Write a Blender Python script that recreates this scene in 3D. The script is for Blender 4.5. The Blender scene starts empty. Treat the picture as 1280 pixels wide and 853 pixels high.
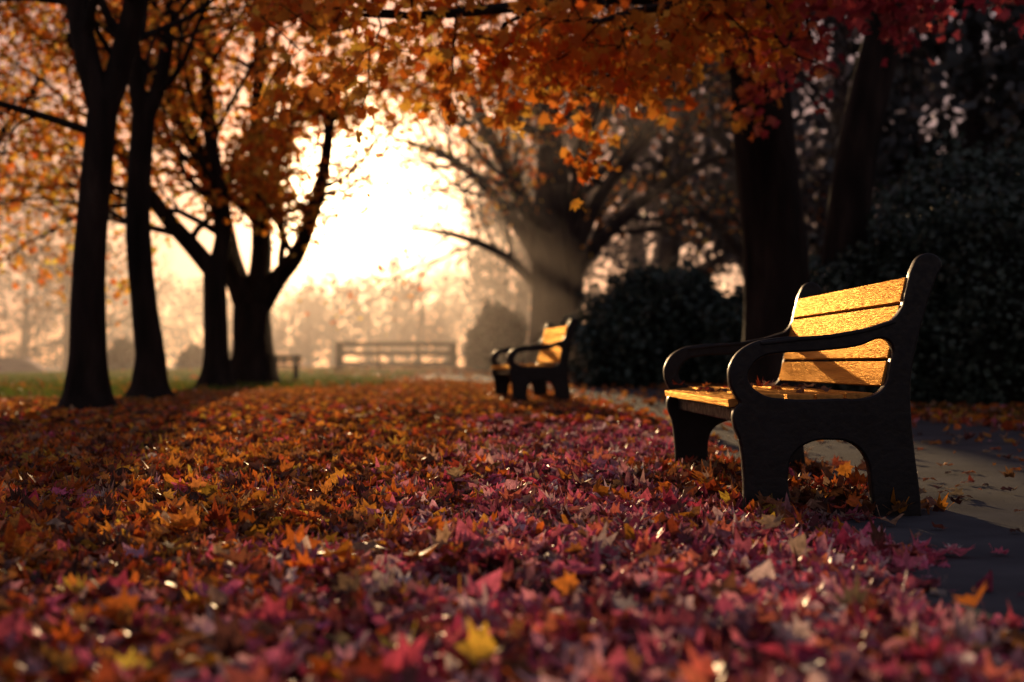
import bpy, math, numpy as np
from mathutils import Vector
scene = bpy.context.scene
rng = np.random.default_rng(7)
V = scene.view_settings
V.view_transform = 'Standard'; V.look = 'None'; V.exposure = 0; V.gamma = 1

# ------------------------------------------------------------------ helpers
def link(o, parent=None):
    scene.collection.objects.link(o)
    if parent is not None: o.parent = parent
    return o
def empty(name, loc=(0, 0, 0), rz=0, s=1):
    e = bpy.data.objects.new(name, None); e.location = loc; e.rotation_euler = (0, 0, rz); e.scale = (s, s, s)
    e.empty_display_size = .2
    return link(e)
def nt(name):
    m = bpy.data.materials.new(name); m.use_nodes = True
    t = m.node_tree; t.nodes.clear(); return m, t
def N(t, kind, **kw):
    n = t.nodes.new(kind)
    for k, v in kw.items():
        if k in n.inputs.keys(): n.inputs[k].default_value = v
        else: setattr(n, k, v)
    return n
def ramp(t, stops):
    r = t.nodes.new('ShaderNodeValToRGB'); e = r.color_ramp.elements
    while len(e) < len(stops): e.new(.5)
    for i, (p, c) in enumerate(stops):
        e[i].position = p; e[i].color = (*c, 1)
    return r
def smooth(a, b, x):
    t = np.clip((x - a) / (b - a), 0, 1); return t * t * (3 - 2 * t)
def gz(x, y):
    x = np.asarray(x, float); y = np.asarray(y, float)
    r = .01 * np.clip(y - 5, 0, 35)
    return r - 1.25 * smooth(9, 24, -x) * smooth(18, 55, y)
PY = [-12, 0, 3, 5, 10, 14, 18, 22, 27, 33, 40, 50, 70]
PX = [2.1, 2.1, 2.12, 2.22, 2.3, 2.1, 1.6, .8, -.6, -2.6, -5.5, -10, -19]
HW = 1.25
def pcx(y): return np.interp(y, PY, PX)
def lawn_edge(y): return -3.9 + 1.7 * smooth(16.5, 22, y)
def mesh_np(name, v, faces_flat, per, mat, col=None, parent=None, smoothf=False):
    me = bpy.data.meshes.new(name)
    nf = len(faces_flat) // per
    me.vertices.add(len(v)); me.vertices.foreach_set('co', np.ascontiguousarray(v, np.float32).ravel())
    me.loops.add(len(faces_flat)); me.loops.foreach_set('vertex_index', np.asarray(faces_flat, np.int32))
    me.polygons.add(nf); me.polygons.foreach_set('loop_start', np.arange(0, nf * per, per, dtype=np.int32))
    if col is not None:
        a = me.color_attributes.new('Col', 'FLOAT_COLOR', 'POINT')
        c4 = np.ones((len(v), 4), np.float32); c4[:, :3] = col; a.data.foreach_set('color', c4.ravel())
    me.update(calc_edges=True)
    if smoothf: me.polygons.foreach_set('use_smooth', np.ones(nf, bool))
    me.materials.append(mat)
    return link(bpy.data.objects.new(name, me), parent)

# ------------------------------------------------------------------ materials
def leaf_mat(name, trans=.4, rough=.5, spec=.35, noise=False):
    m, t = nt(name)
    a = N(t, 'ShaderNodeAttribute', attribute_name='Col'); csock = a.outputs['Color']
    if noise:
        tc = N(t, 'ShaderNodeTexCoord')
        no = N(t, 'ShaderNodeTexNoise', Scale=60., Detail=2.)
        t.links.new(tc.outputs['Object'], no.inputs['Vector'])
        rp = ramp(t, [(.3, (.55, .52, .5)), (.7, (1.3, 1.25, 1.25))]); t.links.new(no.outputs['Fac'], rp.inputs[0])
        mx = N(t, 'ShaderNodeMix', data_type='RGBA', blend_type='MULTIPLY'); mx.inputs[0].default_value = 1
        t.links.new(a.outputs['Color'], mx.inputs[6]); t.links.new(rp.outputs[0], mx.inputs[7]); csock = mx.outputs[2]
    p = N(t, 'ShaderNodeBsdfPrincipled', Roughness=rough); p.inputs['Specular IOR Level'].default_value = spec
    o = N(t, 'ShaderNodeOutputMaterial'); t.links.new(csock, p.inputs['Base Color'])
    if trans > 0:
        tr = N(t, 'ShaderNodeBsdfTranslucent'); ms = N(t, 'ShaderNodeMixShader'); ms.inputs[0].default_value = trans
        t.links.new(csock, tr.inputs['Color'])
        t.links.new(p.outputs[0], ms.inputs[1]); t.links.new(tr.outputs[0], ms.inputs[2]); t.links.new(ms.outputs[0], o.inputs[0])
    else: t.links.new(p.outputs[0], o.inputs[0])
    return m
def noise_mat(name, stops, scale=5, rough=.8, bump=.3, bscale=None, stretch=(1, 1, 1), spec=.4, detail=8., rr=None, metal=0., dist=.02, varnish=None):
    m, t = nt(name)
    tc = N(t, 'ShaderNodeTexCoord'); mp = N(t, 'ShaderNodeMapping'); mp.inputs['Scale'].default_value = stretch
    t.links.new(tc.outputs['Object'], mp.inputs[0])
    n1 = N(t, 'ShaderNodeTexNoise', Scale=float(scale), Detail=detail); t.links.new(mp.outputs[0], n1.inputs['Vector'])
    r = ramp(t, stops); t.links.new(n1.outputs['Fac'], r.inputs[0])
    n2 = N(t, 'ShaderNodeTexNoise', Scale=float(bscale or scale * 4), Detail=6.); t.links.new(mp.outputs[0], n2.inputs['Vector'])
    b = N(t, 'ShaderNodeBump', Strength=bump, Distance=dist); t.links.new(n2.outputs['Fac'], b.inputs['Height'])
    p = N(t, 'ShaderNodeBsdfPrincipled', Roughness=rough, Metallic=metal); p.inputs['Specular IOR Level'].default_value = spec
    o = N(t, 'ShaderNodeOutputMaterial')
    if rr:
        mr = N(t, 'ShaderNodeMapRange'); mr.inputs[1].default_value = .35; mr.inputs[2].default_value = .65
        mr.inputs[3].default_value = rr[0]; mr.inputs[4].default_value = rr[1]
        t.links.new(n2.outputs['Fac'], mr.inputs[0]); t.links.new(mr.outputs[0], p.inputs['Roughness'])
    t.links.new(r.outputs[0], p.inputs['Base Color']); t.links.new(b.outputs[0], p.inputs['Normal'])
    if varnish:
        g = N(t, 'ShaderNodeBsdfGlossy', Roughness=.42); g.inputs['Color'].default_value = (*varnish[1], 1); t.links.new(b.outputs[0], g.inputs['Normal'])
        if rr: t.links.new(mr.outputs[0], g.inputs['Roughness'])
        ms = N(t, 'ShaderNodeMixShader'); ms.inputs[0].default_value = varnish[0]
        t.links.new(p.outputs[0], ms.inputs[1]); t.links.new(g.outputs[0], ms.inputs[2]); t.links.new(ms.outputs[0], o.inputs[0])
    else: t.links.new(p.outputs[0], o.inputs[0])
    return m
M_leaf_g = leaf_mat('fallen_leaf', .45, .46, .42, True)
M_leaf_t = leaf_mat('tree_leaf', .7, .5, .25)
M_shrub = leaf_mat('shrub_leaf', 0, .5, .35)
M_grass = leaf_mat('grass_blade', .5, .5, .3)
M_bark = noise_mat('bark', [(.3, (.010, .008, .007)), (.55, (.028, .021, .018)), (.75, (.055, .042, .034))], 6, .9, .9, 14, (1, 1, .22), .15, dist=.05)
M_wood = noise_mat('bench_wood', [(.3, (.18, .06, .012)), (.45, (.46, .18, .035)), (.58, (.62, .27, .055)), (.72, (.80, .41, .11))], 5, .6, .9, 45, (7, .3, 7), 0.0, rr=(.28, .52), dist=.006, varnish=(.3, (1, .56, .18)))
M_iron = noise_mat('cast_iron_paint', [(.3, (.004, .0045, .006)), (.7, (.010, .011, .014))], 12, .5, .4, 40, (1, 1, 1), .3, rr=(.3, .6), dist=.004)
M_asph = noise_mat('asphalt', [(.3, (.036, .041, .052)), (.5, (.056, .062, .076)), (.75, (.085, .092, .108))], 3, .85, .6, 160, (1, 1, 1), .2, detail=12., dist=.006)
M_soil = noise_mat('leaf_litter_soil', [(.25, (.02, .011, .008)), (.45, (.07, .025, .015)), (.6, (.15, .05, .02)), (.75, (.09, .04, .025))], 9, .85, .8, 30, detail=12., dist=.05)
M_oldwood = noise_mat('weathered_wood', [(.3, (.012, .010, .009)), (.7, (.035, .026, .022))], 5, .7, .4, 30, spec=.1)
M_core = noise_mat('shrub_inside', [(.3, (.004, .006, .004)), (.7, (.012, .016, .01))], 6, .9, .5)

# ------------------------------------------------------------------ leaf scatter
half = [(.0, -.36), (.20, -.46), (.30, -.27), (.60, -.24), (.43, .00), (.66, .30), (.36, .25), (.27, .42), (.0, .8)]
outl = half + [(-x, y) for x, y in half[-2:0:-1]]
ovh = [(.0, -.5), (.26, -.34), (.40, -.05), (.36, .28), (.16, .58), (.0, .8)]
ovl = ovh + [(-x, y) for x, y in ovh[-2:0:-1]]
def tmpl_hi(curl, fold, tw, outl=outl):
    p = np.array([(0, 0)] + outl + [(.012, -.36), (.02, -.8), (-.012, -.8)], float) * .75
    z = curl * (p[:, 0] ** 2 + p[:, 1] ** 2) + fold * np.abs(p[:, 0]) + tw * p[:, 0] * p[:, 1] + .12 * curl * np.sin(9 * p[:, 0] + 6 * p[:, 1])
    v = np.column_stack([p, z]); n = len(outl)
    f = []
    for i in range(n): f += [0, 1 + i, 1 + (i + 1) % n]
    f += [n + 1, n + 2, n + 3]
    return v, np.array(f)
def tmpl_lo(curl, fold):
    p = np.array([(0, 0), (0, -.5), (.42, -.3), (.5, .2), (0, .75), (-.5, .2), (-.42, -.3)], float) * .75
    z = curl * (p[:, 0] ** 2 + p[:, 1] ** 2) + fold * np.abs(p[:, 0]); v = np.column_stack([p, z]); f = []
    for i in range(6): f += [0, 1 + i, 1 + (i + 1) % 6]
    return v, np.array(f)
HI = [tmpl_hi(.55, .1, .4), tmpl_hi(-.6, .15, -.3), tmpl_hi(.9, -.3, .6), tmpl_hi(.2, .5, 0), tmpl_hi(-1.1, .2, .5), tmpl_hi(1.4, .4, .9), tmpl_hi(-1.5, -.4, -1)]
OV = [tmpl_hi(.7, .3, .5, ovl), tmpl_hi(-.8, .35, -.5, ovl), tmpl_hi(1.5, -.3, .8, ovl)]
LO = [tmpl_lo(.6, .2), tmpl_lo(-.6, .3)]
SM = [(np.array([(0, -.5, 0), (.27, 0, .06), (0, .55, 0), (-.27, 0, .06)], float), np.array([0, 1, 3, 1, 2, 3]))]
def scatter(name, P, size, tilt, col, mat, T, parent=None):
    vs, fs, cs, off = [], [], [], 0
    n = len(P); which = rng.integers(0, len(T), n)
    size = np.broadcast_to(size, (n,)); tilt = np.broadcast_to(tilt, (n,))
    for k, (tv, tf) in enumerate(T):
        ix = np.where(which == k)[0]; m = len(ix)
        if not m: continue
        yaw = rng.uniform(0, 2 * np.pi, m); a = rng.normal(0, 1, m) * tilt[ix]; b = rng.normal(0, 1, m) * tilt[ix]
        L = tv[None] * size[ix][:, None, None]
        ca, sa = np.cos(a)[:, None], np.sin(a)[:, None]
        x, y, z = L[..., 0], L[..., 1], L[..., 2]
        y, z = y * ca - z * sa, y * sa + z * ca
        cb, sb = np.cos(b)[:, None], np.sin(b)[:, None]
        x, z = x * cb + z * sb, -x * sb + z * cb
        cy, sy = np.cos(yaw)[:, None], np.sin(yaw)[:, None]
        x, y = x * cy - y * sy, x * sy + y * cy
        W = np.stack([x, y, z], -1) + P[ix][:, None, :]
        vs.append(W.reshape(-1, 3)); M = len(tv)
        fs.append((tf[None] + (np.arange(m) * M)[:, None] + off).ravel()); off += m * M
        cs.append(np.repeat(col[ix], M, 0))
    return mesh_np(name, np.concatenate(vs), np.concatenate(fs), 3, mat, np.concatenate(cs), parent)
def pick(pal, w, n):
    pal = np.array(pal); w = np.array(w, float); w /= w.sum()
    c = pal[rng.choice(len(pal), n, p=w)]
    return np.clip(c * rng.uniform(.65, 1.35, (n, 1)) * rng.uniform(.88, 1.12, (n, 3)), 0, .92)
PINK = [(.86, .18, .30), (.92, .40, .48), (.68, .09, .17), (.86, .24, .16), (.18, .04, .04), (.92, .62, .62)]
ORNG = [(.70, .18, .03), (.84, .34, .05), (.52, .09, .035), (.12, .045, .03), (.28, .12, .05), (.82, .50, .07), (.52, .34, .22)]
def cloud(x, y, s):
    return (np.sin(x * 2.1 * s + 1.3 * np.sin(y * 1.3 * s)) + np.sin(y * 1.7 * s + 1.1 * np.sin(x * 2.3 * s + 1)) + .6 * np.sin(x * 5.1 * s + y * 3.3 * s) + .6 * np.sin(y * 6.1 * s - x * 4.2 * s)) / 3.2
def ground_cols(x, y):
    n = len(x)
    c = .45 + .05 * (8 - y).clip(-5, 5)
    wdt = .75 + .17 * (7 - y).clip(0, 5)
    pk = np.exp(-((x - c) / wdt) ** 4) * (1 - smooth(8.5, 12, y)) * .9 + .3 * cloud(x, y, 1.5) + .02
    pk = np.where(x > 3, 0.1, pk)
    A = pick(PINK, [4, 4, 2.0, 2.2, 2.2, 2.0], n); B = pick(ORNG, [3.5, 3.0, 2.4, 2.8, 2, .6, .9], n)
    m = rng.random(n) < pk
    C = np.where(m[:, None], A, B)
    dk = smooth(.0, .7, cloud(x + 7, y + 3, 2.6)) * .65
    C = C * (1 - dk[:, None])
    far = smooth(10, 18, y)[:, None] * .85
    return C * (1 - far) + far * (C * .4 + np.array((.64, .30, .10)) * .6)  # distant leaves blended to bright orange, painting in the sunlit band

# ------------------------------------------------------------------ ground sheet
def axis(lo, hi, step, far, k):
    a = list(np.arange(lo, hi + 1e-6, step)); g = step
    s = hi
    while s < far: g *= k; s += g; a.append(s)
    s = lo; g = step
    while s > -far: g *= k; s -= g; a.insert(0, s)
    return np.array(a)
ax = axis(-30, 16, .5, 900, 1.3); ay = axis(-6, 62, .5, 1200, 1.3)
X, Y = np.meshgrid(ax, ay); Z = gz(X, Y)
nx, ny = len(ax), len(ay)
i, j = np.meshgrid(np.arange(nx - 1), np.arange(ny - 1)); b = (j * nx + i).ravel()
mesh_np('ground', np.column_stack([X.ravel(), Y.ravel(), Z.ravel()]), np.column_stack([b, b + 1, b + nx + 1, b + nx]).ravel(), 4, M_soil, smoothf=True)
M_lawn = noise_mat('lawn', [(.3, (.04, .06, .015)), (.5, (.09, .12, .03)), (.7, (.15, .15, .04))], 1.2, .9, .6, 40, dist=.04)
lx = np.arange(-60, -1.0, .5); ly = np.arange(14, 120, .5)
LX, LY = np.meshgrid(lx, ly)
LX2 = np.minimum(LX, np.minimum(pcx(LY) - HW - .9, lawn_edge(LY) + .3))
i, j = np.meshgrid(np.arange(len(lx) - 1), np.arange(len(ly) - 1)); b = (j * len(lx) + i).ravel(); q = len(lx)
vv = np.column_stack([LX2.ravel(), LY.ravel() + (.5 * np.sin(LX * 1.3)).ravel(), np.zeros(LX.size)]); vv[:, 2] = gz(vv[:, 0], vv[:, 1]) + .008
mesh_np('lawn', vv, np.column_stack([b, b + 1, b + q + 1, b + q]).ravel(), 4, M_lawn, smoothf=True)
# path
py = np.arange(-10, 68, .4); cx = pcx(py)
k = np.ones(7) / 7; cxs = np.convolve(np.pad(cx, 3, mode='edge'), k, 'valid')
dx = np.gradient(cxs, py); nl = 1 / np.sqrt(1 + dx ** 2)
vs = []
for s in np.linspace(-1, 1, 7):
    w = HW + .04 * np.sin(py * 3.1 + s)
    x = cxs + s * w * nl; y = py - s * w * dx * nl
    vs.append(np.column_stack([x, y, gz(x, y) + .013]))
vs = np.stack(vs, 1)
i, j = np.meshgrid(np.arange(6), np.arange(len(py) - 1)); b = (j * 7 + i).ravel()
mesh_np('asphalt_path', vs.reshape(-1, 3), np.column_stack([b, b + 1, b + 8, b + 7]).ravel(), 4, M_asph, smoothf=True)

# ------------------------------------------------------------------ fallen leaves
def keep_mask(x, y, pathp=.03):
    d = (x - pcx(y)) ; e = HW - .06 + .07 * np.sin(y * 2.7) + .06 * np.sin(y * 6.1) + .04 * np.sin(y * 13)
    inner = smooth(-.2, .06, np.abs(d) - e)
    p = np.where(np.abs(d) < e + .06, pathp + (1 - pathp) * inner ** 2.5, 1)
    p = np.where(d > e + .06, .75, p)
    return rng.random(len(x)) < p
def frustum(n, d0, d1, w=.5, extra=1.0):
    y = np.sqrt(rng.uniform(d0 ** 2, d1 ** 2, n)); x = rng.uniform(-1, 1, n) * (w * y + extra); return x, y
x, y = frustum(105000, 1.3, 9.5, .40, .45); m = keep_mask(x, y, .005); x, y = x[m], y[m]
pile = (.5 + .5 * cloud(x, y, 1.8)).clip(0, 1)
onp = np.abs(x - pcx(y)) < HW - .2
edgeh = smooth(.0, .5, np.abs(x - pcx(y)) - HW + .1)
nb = np.exp(-((x - .95) / .5) ** 2 - ((y - 5.6) / 1.5) ** 2)
z = gz(x, y) + .010 + rng.uniform(0, 1, len(x)) ** 1.3 * (.02 + .045 * pile) * (1 - .75 * nb) * (.3 + .7 * edgeh) * np.where(onp, .15, 1) + np.where(onp, .012, 0)
sz = rng.gamma(4, .0115, len(x)).clip(.02, .11)
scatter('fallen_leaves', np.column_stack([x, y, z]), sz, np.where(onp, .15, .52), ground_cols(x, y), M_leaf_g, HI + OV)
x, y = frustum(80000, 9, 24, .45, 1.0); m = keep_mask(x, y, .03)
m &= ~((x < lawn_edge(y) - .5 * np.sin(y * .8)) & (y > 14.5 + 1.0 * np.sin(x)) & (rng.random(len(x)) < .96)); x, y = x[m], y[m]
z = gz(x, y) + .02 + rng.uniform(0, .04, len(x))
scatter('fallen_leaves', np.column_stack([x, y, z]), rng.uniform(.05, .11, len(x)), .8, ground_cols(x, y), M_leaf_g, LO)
x, y = frustum(45000, 24, 60, .45, 2.0); m = keep_mask(x, y, .2)
m &= ~((x < pcx(y) - HW - .8) & (x < lawn_edge(y) + .2) & (rng.random(len(x)) < .94)); x, y = x[m], y[m]
z = gz(x, y) + .02 + rng.uniform(0, .04, len(x))
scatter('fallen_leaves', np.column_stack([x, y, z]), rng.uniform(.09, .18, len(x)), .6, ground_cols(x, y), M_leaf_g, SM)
hx, hy = [], []
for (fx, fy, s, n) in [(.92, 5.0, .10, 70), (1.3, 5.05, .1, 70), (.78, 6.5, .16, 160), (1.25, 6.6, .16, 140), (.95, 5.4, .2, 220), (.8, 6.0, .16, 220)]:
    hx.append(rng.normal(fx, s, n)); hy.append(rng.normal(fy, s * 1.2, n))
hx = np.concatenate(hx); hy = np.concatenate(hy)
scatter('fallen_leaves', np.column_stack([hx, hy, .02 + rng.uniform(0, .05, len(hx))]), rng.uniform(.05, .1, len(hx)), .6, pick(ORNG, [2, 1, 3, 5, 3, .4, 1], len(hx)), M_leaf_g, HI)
x, y = frustum(330, 2.2, 9, .4, .2); m = keep_mask(x, y, .12); x, y = x[m], y[m]
scatter('fallen_leaves', np.column_stack([x, y, gz(x, y) + np.where(np.abs(x - pcx(y)) < HW - .2, .025, .07)]), rng.uniform(.06, .10, len(x)), np.where(np.abs(x - pcx(y)) < HW - .2, .12, .45), pick([(.88, .38, .05), (.85, .28, .05), (.55, .36, .22), (.3, .12, .06)], [2, 3, 2, 3], len(x)), M_leaf_g, HI)
x = rng.uniform(1.1, 3.4, 120); y = rng.uniform(3.0, 9, 120)
scatter('fallen_leaves', np.column_stack([x, y, gz(x, y) + .028]), rng.uniform(.04, .09, len(x)), .14, pick(ORNG, [1, 1, 1, 2, 3, .2, 5], len(x)), M_leaf_g, HI + OV)

n = 65000; y = rng.uniform(14, 42, n); x = lawn_edge(y) + .1 - rng.uniform(0, 1, n) * .45 * y
m = (cloud(x, y, .5) > -.5); x, y = x[m], y[m]
gc = pick([(.10, .17, .03), (.17, .21, .04), (.24, .21, .05)], [3, 2, 1], len(x))
BL = [(np.array([(-.12, 0, 0), (.12, 0, 0), (.0, .25, 1.0)], float), np.array([0, 1, 2])), (np.array([(-.12, 0, 0), (.12, 0, 0), (.1, -.3, .9)], float), np.array([0, 1, 2]))]
scatter('grass', np.column_stack([x, y, gz(x, y) + .005]), rng.uniform(.06, .11, len(x)), .12, gc, M_grass, BL)
n = 9000; y = rng.uniform(7, 16, n); x = pcx(y) + HW + .15 + rng.gamma(1.5, .5, n)
gc = pick([(.04, .07, .02), (.07, .09, .03)], [3, 2], n)
scatter('grass', np.column_stack([x, y, gz(x, y) + .005]), rng.uniform(.05, .1, n), .15, gc, M_grass, BL)

# ------------------------------------------------------------------ trees
class Tree:
    def __init__(s, up=.05, wob=.18, k=4, ratio=.62, spread=(.5, 1.0), rmin=.006):
        s.v = []; s.f = []; s.tw = []; s.up = up; s.wob = wob; s.k = k; s.ratio = ratio; s.spread = spread; s.rmin = rmin; s.n = 0
    def tube(s, P, R, lump=0):
        P = np.array(P, float); n = len(P); rm = max(R)
        q = 18 if rm > .12 else 10 if rm > .05 else 6 if rm > .02 else 4 if rm > .01 else 3
        t = np.gradient(P, axis=0); t /= np.linalg.norm(t, axis=1)[:, None] + 1e-9
        ref = np.array((0, 1., 0)) if abs(t[0][1]) < .9 else np.array((1., 0, 0))
        a = np.linspace(0, 2 * np.pi, q, endpoint=False); base = s.n
        for i in range(n):
            u = np.cross(t[i], ref); u /= np.linalg.norm(u) + 1e-9; w = np.cross(t[i], u)
            rr = R[i] * (1 + (lump * (np.sin(a * 3 + i * .35) * .5 + np.sin(a * 5 - i * .6) * .35 + np.sin(a * 8 + i) * .2) if lump else 0))
            s.v.append(P[i] + np.outer(np.cos(a) * rr, u) + np.outer(np.sin(a) * rr, w)); s.n += q
        for i in range(n - 1):
            b = base + i * q; k = np.arange(q); k2 = (k + 1) % q
            s.f.append(np.column_stack([b + k, b + k2, b + q + k2, b + q + k]))
    def grow(s, p, d, L, r, lvl, taper=.45):
        n = 5 if lvl > 0 else 3
        p = np.array(p, float); d = np.array(d, float); d /= np.linalg.norm(d)
        P = [p]; R = [r]; D = [d]
        for i in range(n):
            d = d + rng.normal(0, s.wob, 3) + np.array((0, 0, s.up)); d /= np.linalg.norm(d)
            p = p + d * L / n; P.append(p); R.append(max(s.rmin * .6, r * (1 - (1 - taper) * (i + 1) / n))); D.append(d)
        s.tube(P, R)
        if lvl == 0: s.tw.append((P[0], P[-1])); return
        for c in range(s.k):
            tt = .25 + .75 * (c + rng.random()) / s.k; ii = min(int(tt * n), n - 1); fr = tt * n - ii
            q = P[ii] * (1 - fr) + P[ii + 1] * fr; dd = D[ii]
            ax_ = np.cross(dd, rng.normal(0, 1, 3)); ax_ /= np.linalg.norm(ax_) + 1e-9
            an = rng.uniform(*s.spread); nd = dd * math.cos(an) + ax_ * math.sin(an)
            s.grow(q, nd, L * s.ratio * rng.uniform(.75, 1.2), max(s.rmin, R[ii] * .55), lvl - 1)
        s.grow(P[-1], D[-1], L * .6, max(s.rmin, R[-1]), lvl - 1)
    def limb(s, P, R, kids, L, lvl, dirbias=(0, 0, .3), lump=0, t0=.3):
        P = np.array(P, float); t = np.arange(len(P)); tt = np.linspace(0, len(P) - 1, (len(P) - 1) * 5 + 1)
        Q = np.empty((len(tt), 3))
        for ii, u in enumerate(tt):     # catmull-rom
            a = min(int(u), len(P) - 2); f = u - a
            p0 = P[max(a - 1, 0)]; p1 = P[a]; p2 = P[a + 1]; p3 = P[min(a + 2, len(P) - 1)]
            Q[ii] = .5 * ((2 * p1) + (-p0 + p2) * f + (2 * p0 - 5 * p1 + 4 * p2 - p3) * f * f + (-p0 + 3 * p1 - 3 * p2 + p3) * f ** 3)
        RR = np.interp(tt, t, R); s.tube(Q, RR, lump)
        for c in range(kids):
            u = t0 + (1 - t0) * (c + rng.random()) / kids; ii = min(int(u * (len(Q) - 1)), len(Q) - 2)
            d = Q[ii + 1] - Q[ii]; d /= np.linalg.norm(d); rd = rng.normal(0, 1, 3); rd -= d * rd.dot(d); rd /= np.linalg.norm(rd)
            s.grow(Q[ii], d * .5 + rd * .9 + np.array(dirbias), L * rng.uniform(.7, 1.2), max(s.rmin, RR[ii] * .45), lvl)
    def build(s, name, leaves, size, pal, w, T=LO, spread=.14, mat=None, colfn=None, hang=0., frac=1.0, thin=None):
        e = empty(name)
        mesh_np('trunk', np.concatenate(s.v), np.concatenate(s.f).ravel(), 4, M_bark, parent=e, smoothf=True)
        if leaves and s.tw:
            sel = np.arange(len(s.tw)); 
            if frac < 1: sel = rng.choice(sel, int(len(sel) * frac), replace=False)
            A = np.array([s.tw[i][0] for i in sel]); B = np.array([s.tw[i][1] for i in sel]); m = rng.integers(0, len(A), leaves)
            t = rng.uniform(.1, 1.15, (leaves, 1)); P = A[m] * (1 - t) + B[m] * t + rng.normal(0, spread, (leaves, 3)); P[:, 2] -= hang
            P = P[P[:, 2] > 0.8]
            if thin is not None: P = P[rng.random(len(P)) < thin(P)]
            c = pick(pal, w, len(P))
            if colfn is not None: c = colfn(P, c)
            scatter('foliage', P, rng.uniform(size[0], size[1], len(P)), 1.0, c, mat or M_leaf_t, T, e)
        return e
def flare(x, y, r, top, rtop, mid=(), k=1.75):
    z = float(gz(x, y))
    P = [(x, y, z - .1), (x, y, z + .06), (x, y, z + .22), (x + .0, y, z + .55)] + list(mid) + [top]
    nm = len(mid); R = [r * k * 1.1, r * k, r * 1.35, r * 1.08] + list(np.linspace(r, rtop, nm + 2)[1:])
    return P, R
AUT = [(.9, .34, .05), (.9, .46, .08), (.9, .25, .035), (.65, .16, .03), (.9, .6, .13)]
# A
T = Tree(up=.04, k=4)
P, R = flare(-3.82, 12.8, .155, (-3.69, 12.8, 2.9), .13, [(-3.80, 12.8, 1.5)], 1.8); T.limb(P, R, 0, 1, 1, lump=.05)
T.limb([(-3.69, 12.8, 2.8), (-3.86, 12.8, 3.4), (-4.05, 12.9, 4.4), (-4.3, 13, 6)], [.125, .11, .09, .05], 6, 1.7, 2)
T.limb([(-3.69, 12.8, 2.8), (-3.52, 12.8, 3.3), (-3.28, 12.6, 4.2), (-3.0, 12.4, 6)], [.125, .11, .09, .05], 6, 1.7, 2)
T.limb([(-3.72, 12.8, 2.6), (-4.4, 12.6, 2.8), (-5.4, 12.3, 3.0), (-6.3, 12, 2.8)], [.04, .032, .022, .01], 8, .9, 1, (0, 0, -.1))
T.limb([(-3.95, 12.8, 3.8), (-4.8, 13.1, 3.9), (-5.9, 13.5, 3.6), (-6.8, 13.6, 3.2)], [.04, .032, .022, .01], 9, .9, 1, (0, 0, -.2))
T.build('maple_tree', 1100, (.06, .1), AUT, [3, 2, 3, 3, 1], frac=.6)
# B
T = Tree(up=.04)
P, R = flare(-4.0, 15.7, .15, (-4.08, 15.7, 3.3), .125, [(-4.06, 15.7, 1.2), (-4.14, 15.7, 2.2)], 1.9); T.limb(P, R, 0, 1, 1, lump=.05)
T.limb([(-4.08, 15.7, 3.2), (-4.2, 15.7, 4), (-4.3, 15.7, 6)], [.11, .09, .05], 6, 1.8, 2)
T.limb([(-4.08, 15.7, 3.2), (-3.85, 15.7, 3.9), (-3.6, 15.6, 6)], [.1, .08, .05], 6, 1.8, 2)
T.build('maple_tree', 1800, (.07, .11), AUT, [3, 3, 2, 2, 1], frac=.6)
# C
T = Tree(up=.02, k=4)
P, R = flare(-4.31, 20.7, .17, (-4.33, 20.7, 2.0), .16, [], 1.8); T.limb(P, R, 0, 1, 1, lump=.06)
T.limb([(-4.33, 20.7, 1.85), (-4.62, 20.7, 2.2), (-5.1, 20.5, 2.8), (-5.8, 20.3, 3.9), (-6.3, 20, 5.2)], [.14, .13, .11, .08, .05], 8, 1.7, 2)
T.limb([(-4.33, 20.7, 1.85), (-4.2, 20.7, 2.6), (-4.4, 20.6, 4), (-4.5, 20.6, 6.2)], [.14, .12, .1, .06], 8, 1.7, 2)
T.build('maple_tree', 6500, (.08, .13), AUT, [3, 3, 2, 1, 1.5], spread=.16, frac=.75)
# D
T = Tree(up=.02, k=4)
P, R = flare(-4.2, 23, .31, (-4.2, 23, 1.5), .29, [], 1.5); T.limb(P, R, 0, 1, 1, lump=.07)
T.limb([(-4.25, 23, 1.35), (-4.55, 23, 2.2), (-4.75, 22.8, 3.2), (-5.4, 22.4, 5), (-5.7, 22, 7)], [.22, .18, .15, .11, .06], 8, 2.0, 2)
T.limb([(-4.2, 23, 1.35), (-4.05, 23, 2.4), (-4.15, 23, 4), (-4.0, 23, 7)], [.2, .17, .13, .07], 8, 2.0, 2)
T.limb([(-4.15, 23, 1.35), (-3.8, 23, 1.9), (-3.4, 22.8, 2.4), (-3.0, 22.6, 3.6), (-2.8, 22.4, 5.2)], [.2, .16, .13, .1, .05], 9, 1.4, 2)
def dthin(P): return np.where((P[:, 0] > -3.5) & (P[:, 2] < 4.3), .35, 1.)
T.build('maple_tree', 10500, (.08, .13), AUT, [3, 3, 2, 1, 1.5], spread=.18, frac=.8, thin=dthin)
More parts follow.
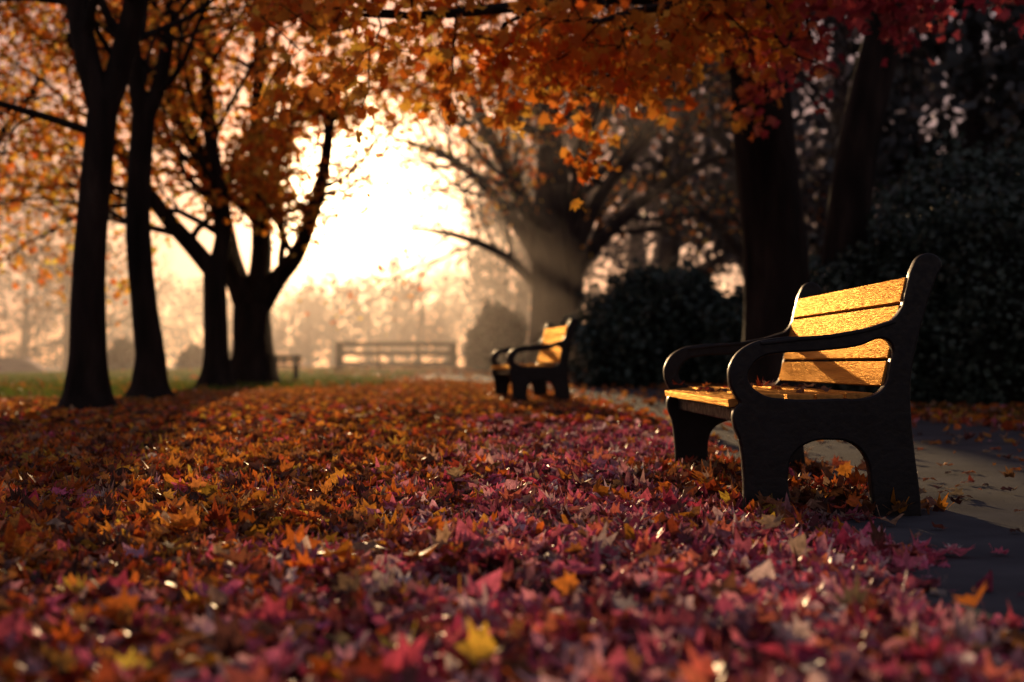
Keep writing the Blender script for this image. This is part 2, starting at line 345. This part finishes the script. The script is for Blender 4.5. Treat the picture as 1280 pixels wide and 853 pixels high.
# E
T = Tree(up=.05, wob=.13, k=4, ratio=.6, spread=(.35, .8))
P, R = flare(.84, 31, .5, (.9, 31, 4.8), .36, [(.86, 31, 1.4), (.84, 31, 2.8)], 1.3); T.limb(P, R, 0, 1, 1, lump=.06)
T.limb([(1.15, 31, .4), (1.3, 31, 1.8), (1.35, 31, 3.2), (1.5, 31, 5), (1.9, 31, 8)], [.3, .25, .22, .17, .1], 9, 2.2, 2)
for P, R in [([(.7, 31, 2.6), (.3, 31, 3.3), (-.5, 30.8, 4.3), (-1.4, 30.6, 5.0), (-2.6, 30.4, 5.4)], [.2, .16, .12, .08, .03]),
             ([(.7, 31, 3.0), (.1, 31, 4.4), (-.6, 31, 5.8), (-1.2, 31, 7.5)], [.2, .16, .12, .06]),
             ([(1.3, 31, 2.4), (1.9, 31, 3.2), (2.9, 30.8, 4.1), (4.0, 30.6, 4.8), (5.2, 30.3, 5.2)], [.18, .15, .12, .08, .03]),
             ([(1.35, 31, 3.0), (2.0, 31, 4.3), (2.9, 31, 5.6), (3.8, 31, 7.2)], [.18, .15, .11, .06]),
             ([(.6, 31, 2.2), (-.2, 31, 2.9), (-1.1, 30.9, 3.3), (-2.2, 30.8, 3.5)], [.12, .1, .07, .03]),
             ([(.9, 31, 4.6), (.8, 31, 6), (.7, 31, 9)], [.34, .25, .12])]:
    T.limb(P, R, 8, 1.8, 2)
T.build('spreading_tree', 3000, (.1, .15), AUT, [3, 2, 2, 3, 1], spread=.2, frac=.5)
# F
T = Tree(up=-.03, k=4, wob=.2)
P, R = flare(2.42, 13, .3, (2.26, 13, 3.3), .27, [(2.42, 13, 1.4), (2.33, 13, 2.4)], 1.5); T.limb(P, R, 0, 1, 1, lump=.06)
T.limb([(2.26, 13, 3.1), (2.0, 12.9, 3.7), (1.7, 12.7, 5)], [.22, .2, .16], 3, 1.4, 1)
T.limb([(2.28, 13, 3.1), (2.5, 13, 3.8), (2.7, 13, 5)], [.22, .19, .16], 3, 1.4, 1)
for P, R, kk in [([(2.0, 12.9, 3.4), (1.2, 11.4, 3.45), (.3, 10.1, 3.1), (-.5, 9.2, 2.8), (-1.0, 8.8, 2.7)], [.09, .06, .045, .03, .012], 17),
             ([(2.0, 12.9, 3.6), (1.5, 11, 3.3), (1.0, 9.6, 2.95), (.5, 8.8, 2.65)], [.07, .05, .035, .012], 17),
             ([(2.3, 12.9, 3.6), (2.2, 11.2, 3.5), (1.7, 9.8, 3.1), (1.2, 9.0, 2.85)], [.07, .05, .035, .012], 16),
             ([(1.9, 12.9, 3.9), (.6, 12, 4.0), (-.8, 11.4, 3.8), (-1.8, 11, 3.5)], [.08, .06, .04, .012], 12),
             ([(2.5, 12.9, 4.0), (2.8, 11, 3.8), (2.7, 9.4, 3.45), (2.6, 8.6, 3.25)], [.07, .05, .035, .012], 11),
             ([(2.5, 12.9, 4.1), (3.4, 11.2, 3.9), (3.6, 9.6, 3.5), (3.6, 8.8, 3.25)], [.07, .05, .035, .012], 12)]:
    T.limb(P, R, kk, .6, 1, (0, 0, -.1), t0=.25)
def fcol(P, c):
    w = smooth(1.5, 2.3, P[:, 0] + rng.normal(0, .25, len(P)))[:, None]
    c2 = pick([(.66, .11, .13), (.52, .07, .10), (.75, .2, .17)], [2, 2, 1], len(P)); return c * (1 - w) + c2 * w
T.build('maple_tree', 6400, (.08, .125), [(.9, .32, .05), (.9, .44, .07), (.9, .22, .03)], [3, 2, 2], T=HI[:5], spread=.08, colfn=fcol, hang=.03, frac=.8)
# G
T = Tree(up=.04)
P, R = flare(3.42, 15, .25, (3.98, 15, 4.2), .2, [(3.5, 15, 1.6), (3.66, 15, 2.8)], 1.4); T.limb(P, R, 0, 1, 1, lump=.06)
T.limb([(3.98, 15, 4.1), (4.3, 15, 5.5), (4.5, 15, 8)], [.19, .16, .08], 7, 2, 2)
T.limb([(3.98, 15, 4.1), (3.7, 15, 5.2), (3.4, 15, 8)], [.15, .13, .08], 7, 2, 2)
T.build('maple_tree', 2000, (.09, .14), [(.45, .07, .07), (.35, .06, .07), (.35, .1, .05)], [1, 1, 1], spread=.2)
for (x, y, h) in [(-9.2, 22, 2.3), (-12.5, 30, 2.2), (-16, 38, 2.5)]:
    T = Tree(up=.03, wob=.15, k=5, ratio=.62, spread=(.4, .9), rmin=.007)
    P, R = flare(x, y, .17, (x + .1, y, h), .14, [], 1.5); T.limb(P, R, 0, 1, 1)
    for a in range(5):
        an = a * 1.26 + rng.random(); dx_, dy_ = math.cos(an), math.sin(an)
        T.limb([(x + .1, y, h - .1), (x + .8 * dx_, y + .8 * dy_, h + 1.2), (x + 1.9 * dx_, y + 1.9 * dy_, h + 2.8), (x + 2.6 * dx_, y + 2.6 * dy_, h + 5)], [.1, .08, .055, .02], 7, 1.5, 2)
    T.build('bare_tree', 900, (.07, .12), AUT, [3, 2, 2, 2, 1], spread=.18)

# ------------------------------------------------------------------ distant woods
T = Tree(up=.05, wob=.15, k=4, ratio=.6, spread=(.4, .9), rmin=.015)
LP, LC, LS = [], [], []
def dtree(x, y, h, w, col, nl, z0=.25):
    z = float(gz(x, y)); r = .02 * h + .1
    T.limb([(x, y, z - .2), (x, y, z + h * .25), (x + rng.normal(0, .3), y, z + h * .6), (x, y, z + h)], [r * 1.3, r, r * .6, .04], 9, h * .3, 1, (0, 0, .3), t0=.2)
    ncl = 34; u = rng.normal(0, 1, (ncl, 3)); u /= np.linalg.norm(u, axis=1)[:, None]; u *= rng.uniform(.35, 1, (ncl, 1)) ** .6
    C = np.array((x, y, z + h * (z0 + (1 - z0) / 2))) + u * np.array((w, w, h * (1 - z0) / 2))
    m = rng.integers(0, ncl, nl); P = C[m] + rng.normal(0, .16 * w, (nl, 3))
    LP.append(P); LS.append(rng.uniform(.16, .38, nl)); cc = np.array(col) * rng.uniform(.6, 1.4, (ncl, 1)); LC.append(cc[m] * rng.uniform(.7, 1.3, (nl, 1)))
G1 = (.05, .058, .055); B1 = (.11, .08, .065); O1 = (.4, .16, .05)
for x, y, h, w in [(6, 33, 11, 3), (10, 30, 12, 3.2), (8.4, 38, 13, 3.4), (13, 36, 13, 3.5), (4.6, 42, 12, 3), (17, 40, 13, 4), (11.5, 26, 9, 2.5), (7.6, 24, 8, 2.0), (14, 28, 11, 3), (20, 34, 12, 4), (9, 20, 7, 1.9), (12, 20, 8, 2.2)]:
    dtree(x, y, h, w, G1 if rng.random() < .6 else B1, 1700, .2)
for x, y, h, w in [(1.5, 58, 13, 3.6), (5.5, 60, 14, 3.8), (10, 58, 14, 4), (.4, 66, 11, 3), (15, 60, 14, 4), (21, 58, 14, 4.5), (27, 56, 14, 4.5), (3, 72, 14, 4)]:
    dtree(x, y, h, w, B1, 2000, .2)
for x in np.arange(-64, -22, 2.4):
    y = 90 + rng.uniform(-6, 6); dtree(x, y, rng.uniform(7.5, 10), rng.uniform(2.4, 3.4), G1, 1500, .0)
for x in np.arange(-22, 6, 1.9):
    y = 104 + rng.uniform(-6, 6); dtree(x, y, rng.uniform(5.5, 8.), rng.uniform(2.2, 3.2), B1, 1300, .0)
for x, y, h, w in [(-18, 58, 10, 3)]:
    dtree(x, y, h, w, O1, 1500, .25)
e = empty('distant_trees')
mesh_np('trunks', np.concatenate(T.v), np.concatenate(T.f).ravel(), 4, M_bark, parent=e, smoothf=True)
scatter('foliage', np.concatenate(LP), np.concatenate(LS), 1.0, np.concatenate(LC), M_shrub, LO, e)

# ------------------------------------------------------------------ shrubs
def shrub(name, c, r, nl, size, col, lumps=9):
    e = empty(name); c = np.array(c, float); r = np.array(r, float)
    me = bpy.data.meshes.new('dark_core'); import bmesh  # solid dark core added to make the foliage opaque, no branches modelled
    bm = bmesh.new(); bmesh.ops.create_icosphere(bm, subdivisions=4, radius=1)
    ph = rng.uniform(0, 6, 6)
    def rad(u): return 1 + .13 * np.sin(u[..., 0] * 5 + ph[0]) * np.sin(u[..., 2] * 4 + ph[1]) + .1 * np.sin(u[..., 1] * 7 + ph[2]) * np.sin(u[..., 0] * 6 + ph[3]) + .06 * np.sin(u[..., 0] * 13 + u[..., 2] * 11 + ph[4])
    for v in bm.verts:
        u = np.array(v.co); v.co = Vector(c + u * r * rad(u) * .84)
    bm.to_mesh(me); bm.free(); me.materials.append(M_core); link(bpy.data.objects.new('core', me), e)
    u = rng.normal(0, 1, (nl, 3)); u /= np.linalg.norm(u, axis=1)[:, None]
    P = c + u * r * (rad(u) * rng.normal(.95, .07, nl))[:, None]
    P[:, 2] += rng.normal(0, .03, nl); ok = P[:, 2] > float(gz(c[0], c[1])); P = P[ok]
    cc = np.array(col) * (1 + .4 * cloud(P[:, 0] * 2, P[:, 2] * 2, 2))[:, None] * rng.uniform(.6, 1.5, (len(P), 1))
    scatter('foliage', P, rng.uniform(*size, len(P)), 1.0, np.clip(cc, 0.003, 1), M_shrub, LO, e)
DG = (.05, .08, .065)
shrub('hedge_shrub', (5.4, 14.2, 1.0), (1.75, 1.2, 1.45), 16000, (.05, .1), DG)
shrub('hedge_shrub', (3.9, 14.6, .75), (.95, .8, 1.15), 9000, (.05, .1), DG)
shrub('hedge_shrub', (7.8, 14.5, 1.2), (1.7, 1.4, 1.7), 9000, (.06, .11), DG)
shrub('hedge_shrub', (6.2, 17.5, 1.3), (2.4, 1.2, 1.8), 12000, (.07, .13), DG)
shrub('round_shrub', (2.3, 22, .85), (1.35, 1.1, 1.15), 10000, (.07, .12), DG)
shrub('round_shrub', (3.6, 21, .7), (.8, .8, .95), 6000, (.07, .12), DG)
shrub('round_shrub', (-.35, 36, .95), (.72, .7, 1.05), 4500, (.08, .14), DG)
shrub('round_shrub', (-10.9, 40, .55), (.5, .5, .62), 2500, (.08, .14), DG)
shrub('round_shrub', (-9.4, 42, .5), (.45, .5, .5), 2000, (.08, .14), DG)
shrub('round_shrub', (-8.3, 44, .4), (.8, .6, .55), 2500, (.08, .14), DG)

# ------------------------------------------------------------------ benches
K = .00275
OUT = [(172, 0), (226, 0), (225, 22), (218, 80), (214, 125), (214, 170), (221, 212), (233, 257), (247, 298), (253, 312), (246, 322), (232, 322), (222, 308), (214, 280), (207, 255), (190, 238), (150, 227), (100, 221), (45, 218), (14, 209), (-4, 190), (-7, 168), (0, 150), (6, 140), (-1, 131), (-2, 116), (5, 96), (10, 60), (11, 20), (8, 0), (68, 0), (63, 22), (61, 52), (68, 78), (88, 93), (116, 97), (144, 92), (162, 74), (169, 40)]
INN = [(12, 168), (16, 186), (30, 199), (52, 204), (100, 207), (150, 213), (184, 222), (195, 212), (193, 185), (186, 160), (170, 147), (120, 143), (60, 143), (30, 149)]
def cast_frame(parent, y):
    cu = bpy.data.curves.new('side_frame', 'CURVE'); cu.dimensions = '2D'; cu.fill_mode = 'BOTH'; cu.extrude = .019; cu.bevel_depth = .007; cu.bevel_resolution = 2; cu.resolution_u = 6
    for pts in (OUT, INN):
        sp = cu.splines.new('BEZIER'); sp.bezier_points.add(len(pts) - 1)
        for bp, (a, b) in zip(sp.bezier_points, pts):
            bp.co = (a * K, b * K, 0); bp.handle_left_type = bp.handle_right_type = 'AUTO'
            if b == 0: bp.handle_left_type = bp.handle_right_type = 'VECTOR'
        sp.use_cyclic_u = True
    o = bpy.data.objects.new('tmp', cu); link(o)
    dg = bpy.context.evaluated_depsgraph_get(); me = bpy.data.meshes.new_from_object(o.evaluated_get(dg)); bpy.data.objects.remove(o)
    me.materials.clear(); me.materials.append(M_iron)
    f = link(bpy.data.objects.new('side_frame', me), parent); f.rotation_euler = (math.pi / 2, 0, 0); f.location = (0, y, .0)
    return f
def box(name, parent, c, s, mat, rot=(0, 0, 0), bev=.006):
    me = bpy.data.meshes.new(name); import bmesh
    bm = bmesh.new(); bmesh.ops.create_cube(bm, size=1)
    for v in bm.verts: v.co = Vector((v.co.x * s[0], v.co.y * s[1], v.co.z * s[2]))
    if bev: bmesh.ops.bevel(bm, geom=bm.edges[:], offset=bev, segments=2, affect='EDGES', profile=.6)
    bm.to_mesh(me); bm.free(); me.materials.append(mat)
    o = link(bpy.data.objects.new(name, me), parent); o.location = c; o.rotation_euler = rot; return o
def bench(loc, rz, L=1.72, leaves=True, s=1.0):
    e = empty('park_bench', loc, rz, s)
    cast_frame(e, 0); cast_frame(e, L)
    Ls = L - .03
    for i_, v in enumerate([176, 211, 246, 281]):
        u = 190 + (v - 165) * .235 - 2
        box('back_slat', e, (u * K, L / 2, v * K), (.026, Ls, .087), M_wood, (0, math.radians(13.2) , 0), .005)
    for i_, (u, v) in enumerate([(6, 143), (43, 147), (80, 147), (117, 147), (154, 149)]):
        box('seat_slat', e, ((u + 2) * K, L / 2, v * K - .004), (.092, Ls, .028), M_wood, (0, math.radians(8 if i_ == 0 else 0) * -1, 0), .005)
    box('front_rail', e, (18 * K, L / 2, 122 * K), (.03, Ls, .05), M_iron)
    box('back_rail', e, (190 * K, L / 2, 128 * K), (.03, Ls, .05), M_iron)
    for yy in (0, L):
        for (a, b), (c, d) in zip([(30, 214), (75, 219), (120, 223), (160, 230)], [(75, 219), (120, 223), (160, 230), (196, 241)]):
            mx_, mz = (a + c) / 2 * K, (b + d) / 2 * K
            box('arm_pad', e, (mx_, yy, mz), (math.hypot(c - a, d - b) * K + .006, .066, .014), M_iron, (0, -math.atan2(d - b, c - a), 0), .005)
    if leaves:
        n = 26; P = np.column_stack([rng.uniform(.0, .46, n), rng.uniform(.05, L - .05, n), np.full(n, 147 * K + .022)])
        scatter('leaves_on_seat', P, rng.uniform(.04, .07, n), .15, pick(ORNG, [2, 1, 2, 4, 3, .3, 1], n), M_leaf_g, HI, e)
    return e
bench((.765, 4.86, .012), math.radians(1.2))
bench((-.02, 14.5, float(gz(0, 14.5)) + .01), math.radians(7), 1.6)

e = empty('wooden_fence', (-4.85, 40, .33))
for u in (0, 3.2): box('post', e, (u, 0, .38), (.22, .14, .86), M_oldwood)
for u in (1.1, 2.2): box('post', e, (u, 0, .36), (.06, .1, .76), M_oldwood)
for z in (.2, .5, .76): box('rail', e, (1.6, -.1, z), (3.3, .05, .13), M_oldwood)
e = empty('wooden_bench', (-4.3, 25.5, float(gz(-4.5, 25.5))), 0, .85)
for u in (.06, .5): 
    for v in (-.12, .16): box('leg', e, (u, v, .17), (.06, .06, .34), M_oldwood)
for v in (-.14, 0, .14): box('seat_slat', e, (.28, v, .355), (.62, .12, .04), M_oldwood)
for z in (.44, .53): box('back_slat', e, (.28, .24, z), (.62, .03, .07), M_oldwood)
for u in (.06, .5): box('back_post', e, (u, .205, .45), (.05, .04, .26), M_oldwood)

# parked car, far left
M_car = noise_mat('car_paint', [(.3, (.025, .03, .04)), (.7, (.035, .04, .05))], 2, .3, .0, spec=.5)
M_glass = noise_mat('car_glass', [(.3, (.01, .012, .015)), (.7, (.02, .02, .025))], 2, .08, .0, spec=.8)
M_tyre = noise_mat('tyre', [(.3, (.01, .01, .01)), (.7, (.03, .03, .03))], 9, .9, .1)
def extr(name, prof, w0, w1, zs, mat, parent, bev=.05):
    import bmesh
    bm = bmesh.new(); sides = []
    for sgn in (-1, 1):
        ring = []
        for (a, b) in prof:
            t = (b - zs[0]) / (zs[1] - zs[0]); t = min(max(t, 0), 1); ring.append(bm.verts.new((a, sgn * (w0 + (w1 - w0) * t), b)))
        sides.append(ring)
    n = len(prof); bm.faces.new(sides[0]); bm.faces.new(sides[1][::-1])
    for i in range(n): bm.faces.new((sides[0][i], sides[1][i], sides[1][(i + 1) % n], sides[0][(i + 1) % n]))
    bmesh.ops.recalc_face_normals(bm, faces=bm.faces[:])
    if bev: bmesh.ops.bevel(bm, geom=bm.edges[:], offset=bev, segments=3, affect='EDGES')
    me = bpy.data.meshes.new(name); bm.to_mesh(me); bm.free(); me.materials.append(mat)
    return link(bpy.data.objects.new(name, me), parent)
e = empty('parked_car', (-19.8, 57, float(gz(-19.8, 57))), math.radians(8))
extr('body', [(-2.1, .35), (-2.15, .75), (-2.0, .92), (-1.5, .97), (1.1, .95), (1.9, .82), (2.15, .65), (2.15, .32), (1.7, .25), (-1.8, .25)], .86, .8, (.3, 1.0), M_car, e)
extr('cabin', [(-1.85, .93), (-1.35, 1.38), (-.4, 1.46), (.35, 1.42), (1.15, .93)], .76, .6, (.93, 1.46), M_car, e, .04)
extr('side_windows', [(-1.55, .97), (-1.2, 1.32), (-.4, 1.39), (.3, 1.35), (.9, .97)], .785, .64, (.93, 1.46), M_glass, e, 0)
for u in (-1.35, 1.35):
    for v in (-.78, .78):
        bpy.ops.mesh.primitive_cylinder_add(radius=.32, depth=.22, vertices=28); o = bpy.context.object; o.name = 'wheel'; o.rotation_euler = (math.pi / 2, 0, 0); o.location = (u, v, .32); o.parent = e; o.data.materials.append(M_tyre)

# ------------------------------------------------------------------ light, sky, mist
AZ, EL = math.radians(-6.3), math.radians(6.6)
sd = Vector((math.sin(AZ) * math.cos(EL), math.cos(AZ) * math.cos(EL), math.sin(EL)))
L_ = bpy.data.lights.new('sun', 'SUN'); L_.energy = 5.0; L_.angle = math.radians(.5); L_.color = (1, .64, .32)
so = link(bpy.data.objects.new('sun', L_)); so.rotation_euler = sd.to_track_quat('Z', 'Y').to_euler(); so.location = (0, 0, 20)
w = bpy.data.worlds.new('World'); scene.world = w; w.use_nodes = True; t = w.node_tree; t.nodes.clear()
sky = N(t, 'ShaderNodeTexSky'); sky.sky_type = 'NISHITA'; sky.sun_disc = False; sky.sun_elevation = EL; sky.sun_rotation = AZ; sky.dust_density = 1.0; sky.air_density = 1.2; sky.ozone_density = 2.0
gm = N(t, 'ShaderNodeGamma', Gamma=.52); t.links.new(sky.outputs[0], gm.inputs[0])
bg = N(t, 'ShaderNodeBackground', Strength=.15)
tint = N(t, 'ShaderNodeMix', data_type='RGBA', blend_type='MULTIPLY'); tint.inputs[0].default_value = 1; tint.inputs[7].default_value = (1.32, .88, .92, 1)
t.links.new(gm.outputs[0], tint.inputs[6]); t.links.new(tint.outputs[2], bg.inputs[0])
tc = N(t, 'ShaderNodeTexCoord'); vm = N(t, 'ShaderNodeVectorMath', operation='DOT_PRODUCT'); vm.inputs[1].default_value = sd
t.links.new(tc.outputs['Generated'], vm.inputs[0])
def powr(e_, s_):
    a = N(t, 'ShaderNodeMath', operation='MAXIMUM'); a.inputs[1].default_value = 0; t.links.new(vm.outputs['Value'], a.inputs[0])
    b = N(t, 'ShaderNodeMath', operation='POWER'); b.inputs[1].default_value = e_; t.links.new(a.outputs[0], b.inputs[0])
    c = N(t, 'ShaderNodeMath', operation='MULTIPLY'); c.inputs[1].default_value = s_; t.links.new(b.outputs[0], c.inputs[0]); return c
g1 = N(t, 'ShaderNodeBackground'); g1.inputs[0].default_value = (1, .68, .36, 1); t.links.new(powr(800, 18).outputs[0], g1.inputs[1])
g2 = N(t, 'ShaderNodeBackground'); g2.inputs[0].default_value = (1, .42, .15, 1); t.links.new(powr(60, 1.3).outputs[0], g2.inputs[1])
a1 = N(t, 'ShaderNodeAddShader'); a2 = N(t, 'ShaderNodeAddShader'); o = N(t, 'ShaderNodeOutputWorld')
t.links.new(bg.outputs[0], a1.inputs[0]); t.links.new(g1.outputs[0], a1.inputs[1]); t.links.new(a1.outputs[0], a2.inputs[0]); t.links.new(g2.outputs[0], a2.inputs[1]); t.links.new(a2.outputs[0], o.inputs[0])
m, t = nt('mist'); vs_ = N(t, 'ShaderNodeVolumeScatter', Density=.0044, Anisotropy=.62); vs_.inputs['Color'].default_value = (1, .88, .86, 1); o = N(t, 'ShaderNodeOutputMaterial'); t.links.new(vs_.outputs[0], o.inputs['Volume'])
mb = box('mist', None, (-8, 54, 3.0), (84, 66, 9), m, bev=0)

# ------------------------------------------------------------------ camera
c = bpy.data.cameras.new('camera'); c.lens = 50; c.sensor_width = 36; c.clip_end = 3000; c.clip_start = .05
co = link(bpy.data.objects.new('camera', c)); co.location = (0, 0, .53); co.rotation_euler = (math.radians(90 + .93), 0, 0)
c.dof.use_dof = True; c.dof.focus_distance = 5.1; c.dof.aperture_fstop = 1.9
scene.camera = co
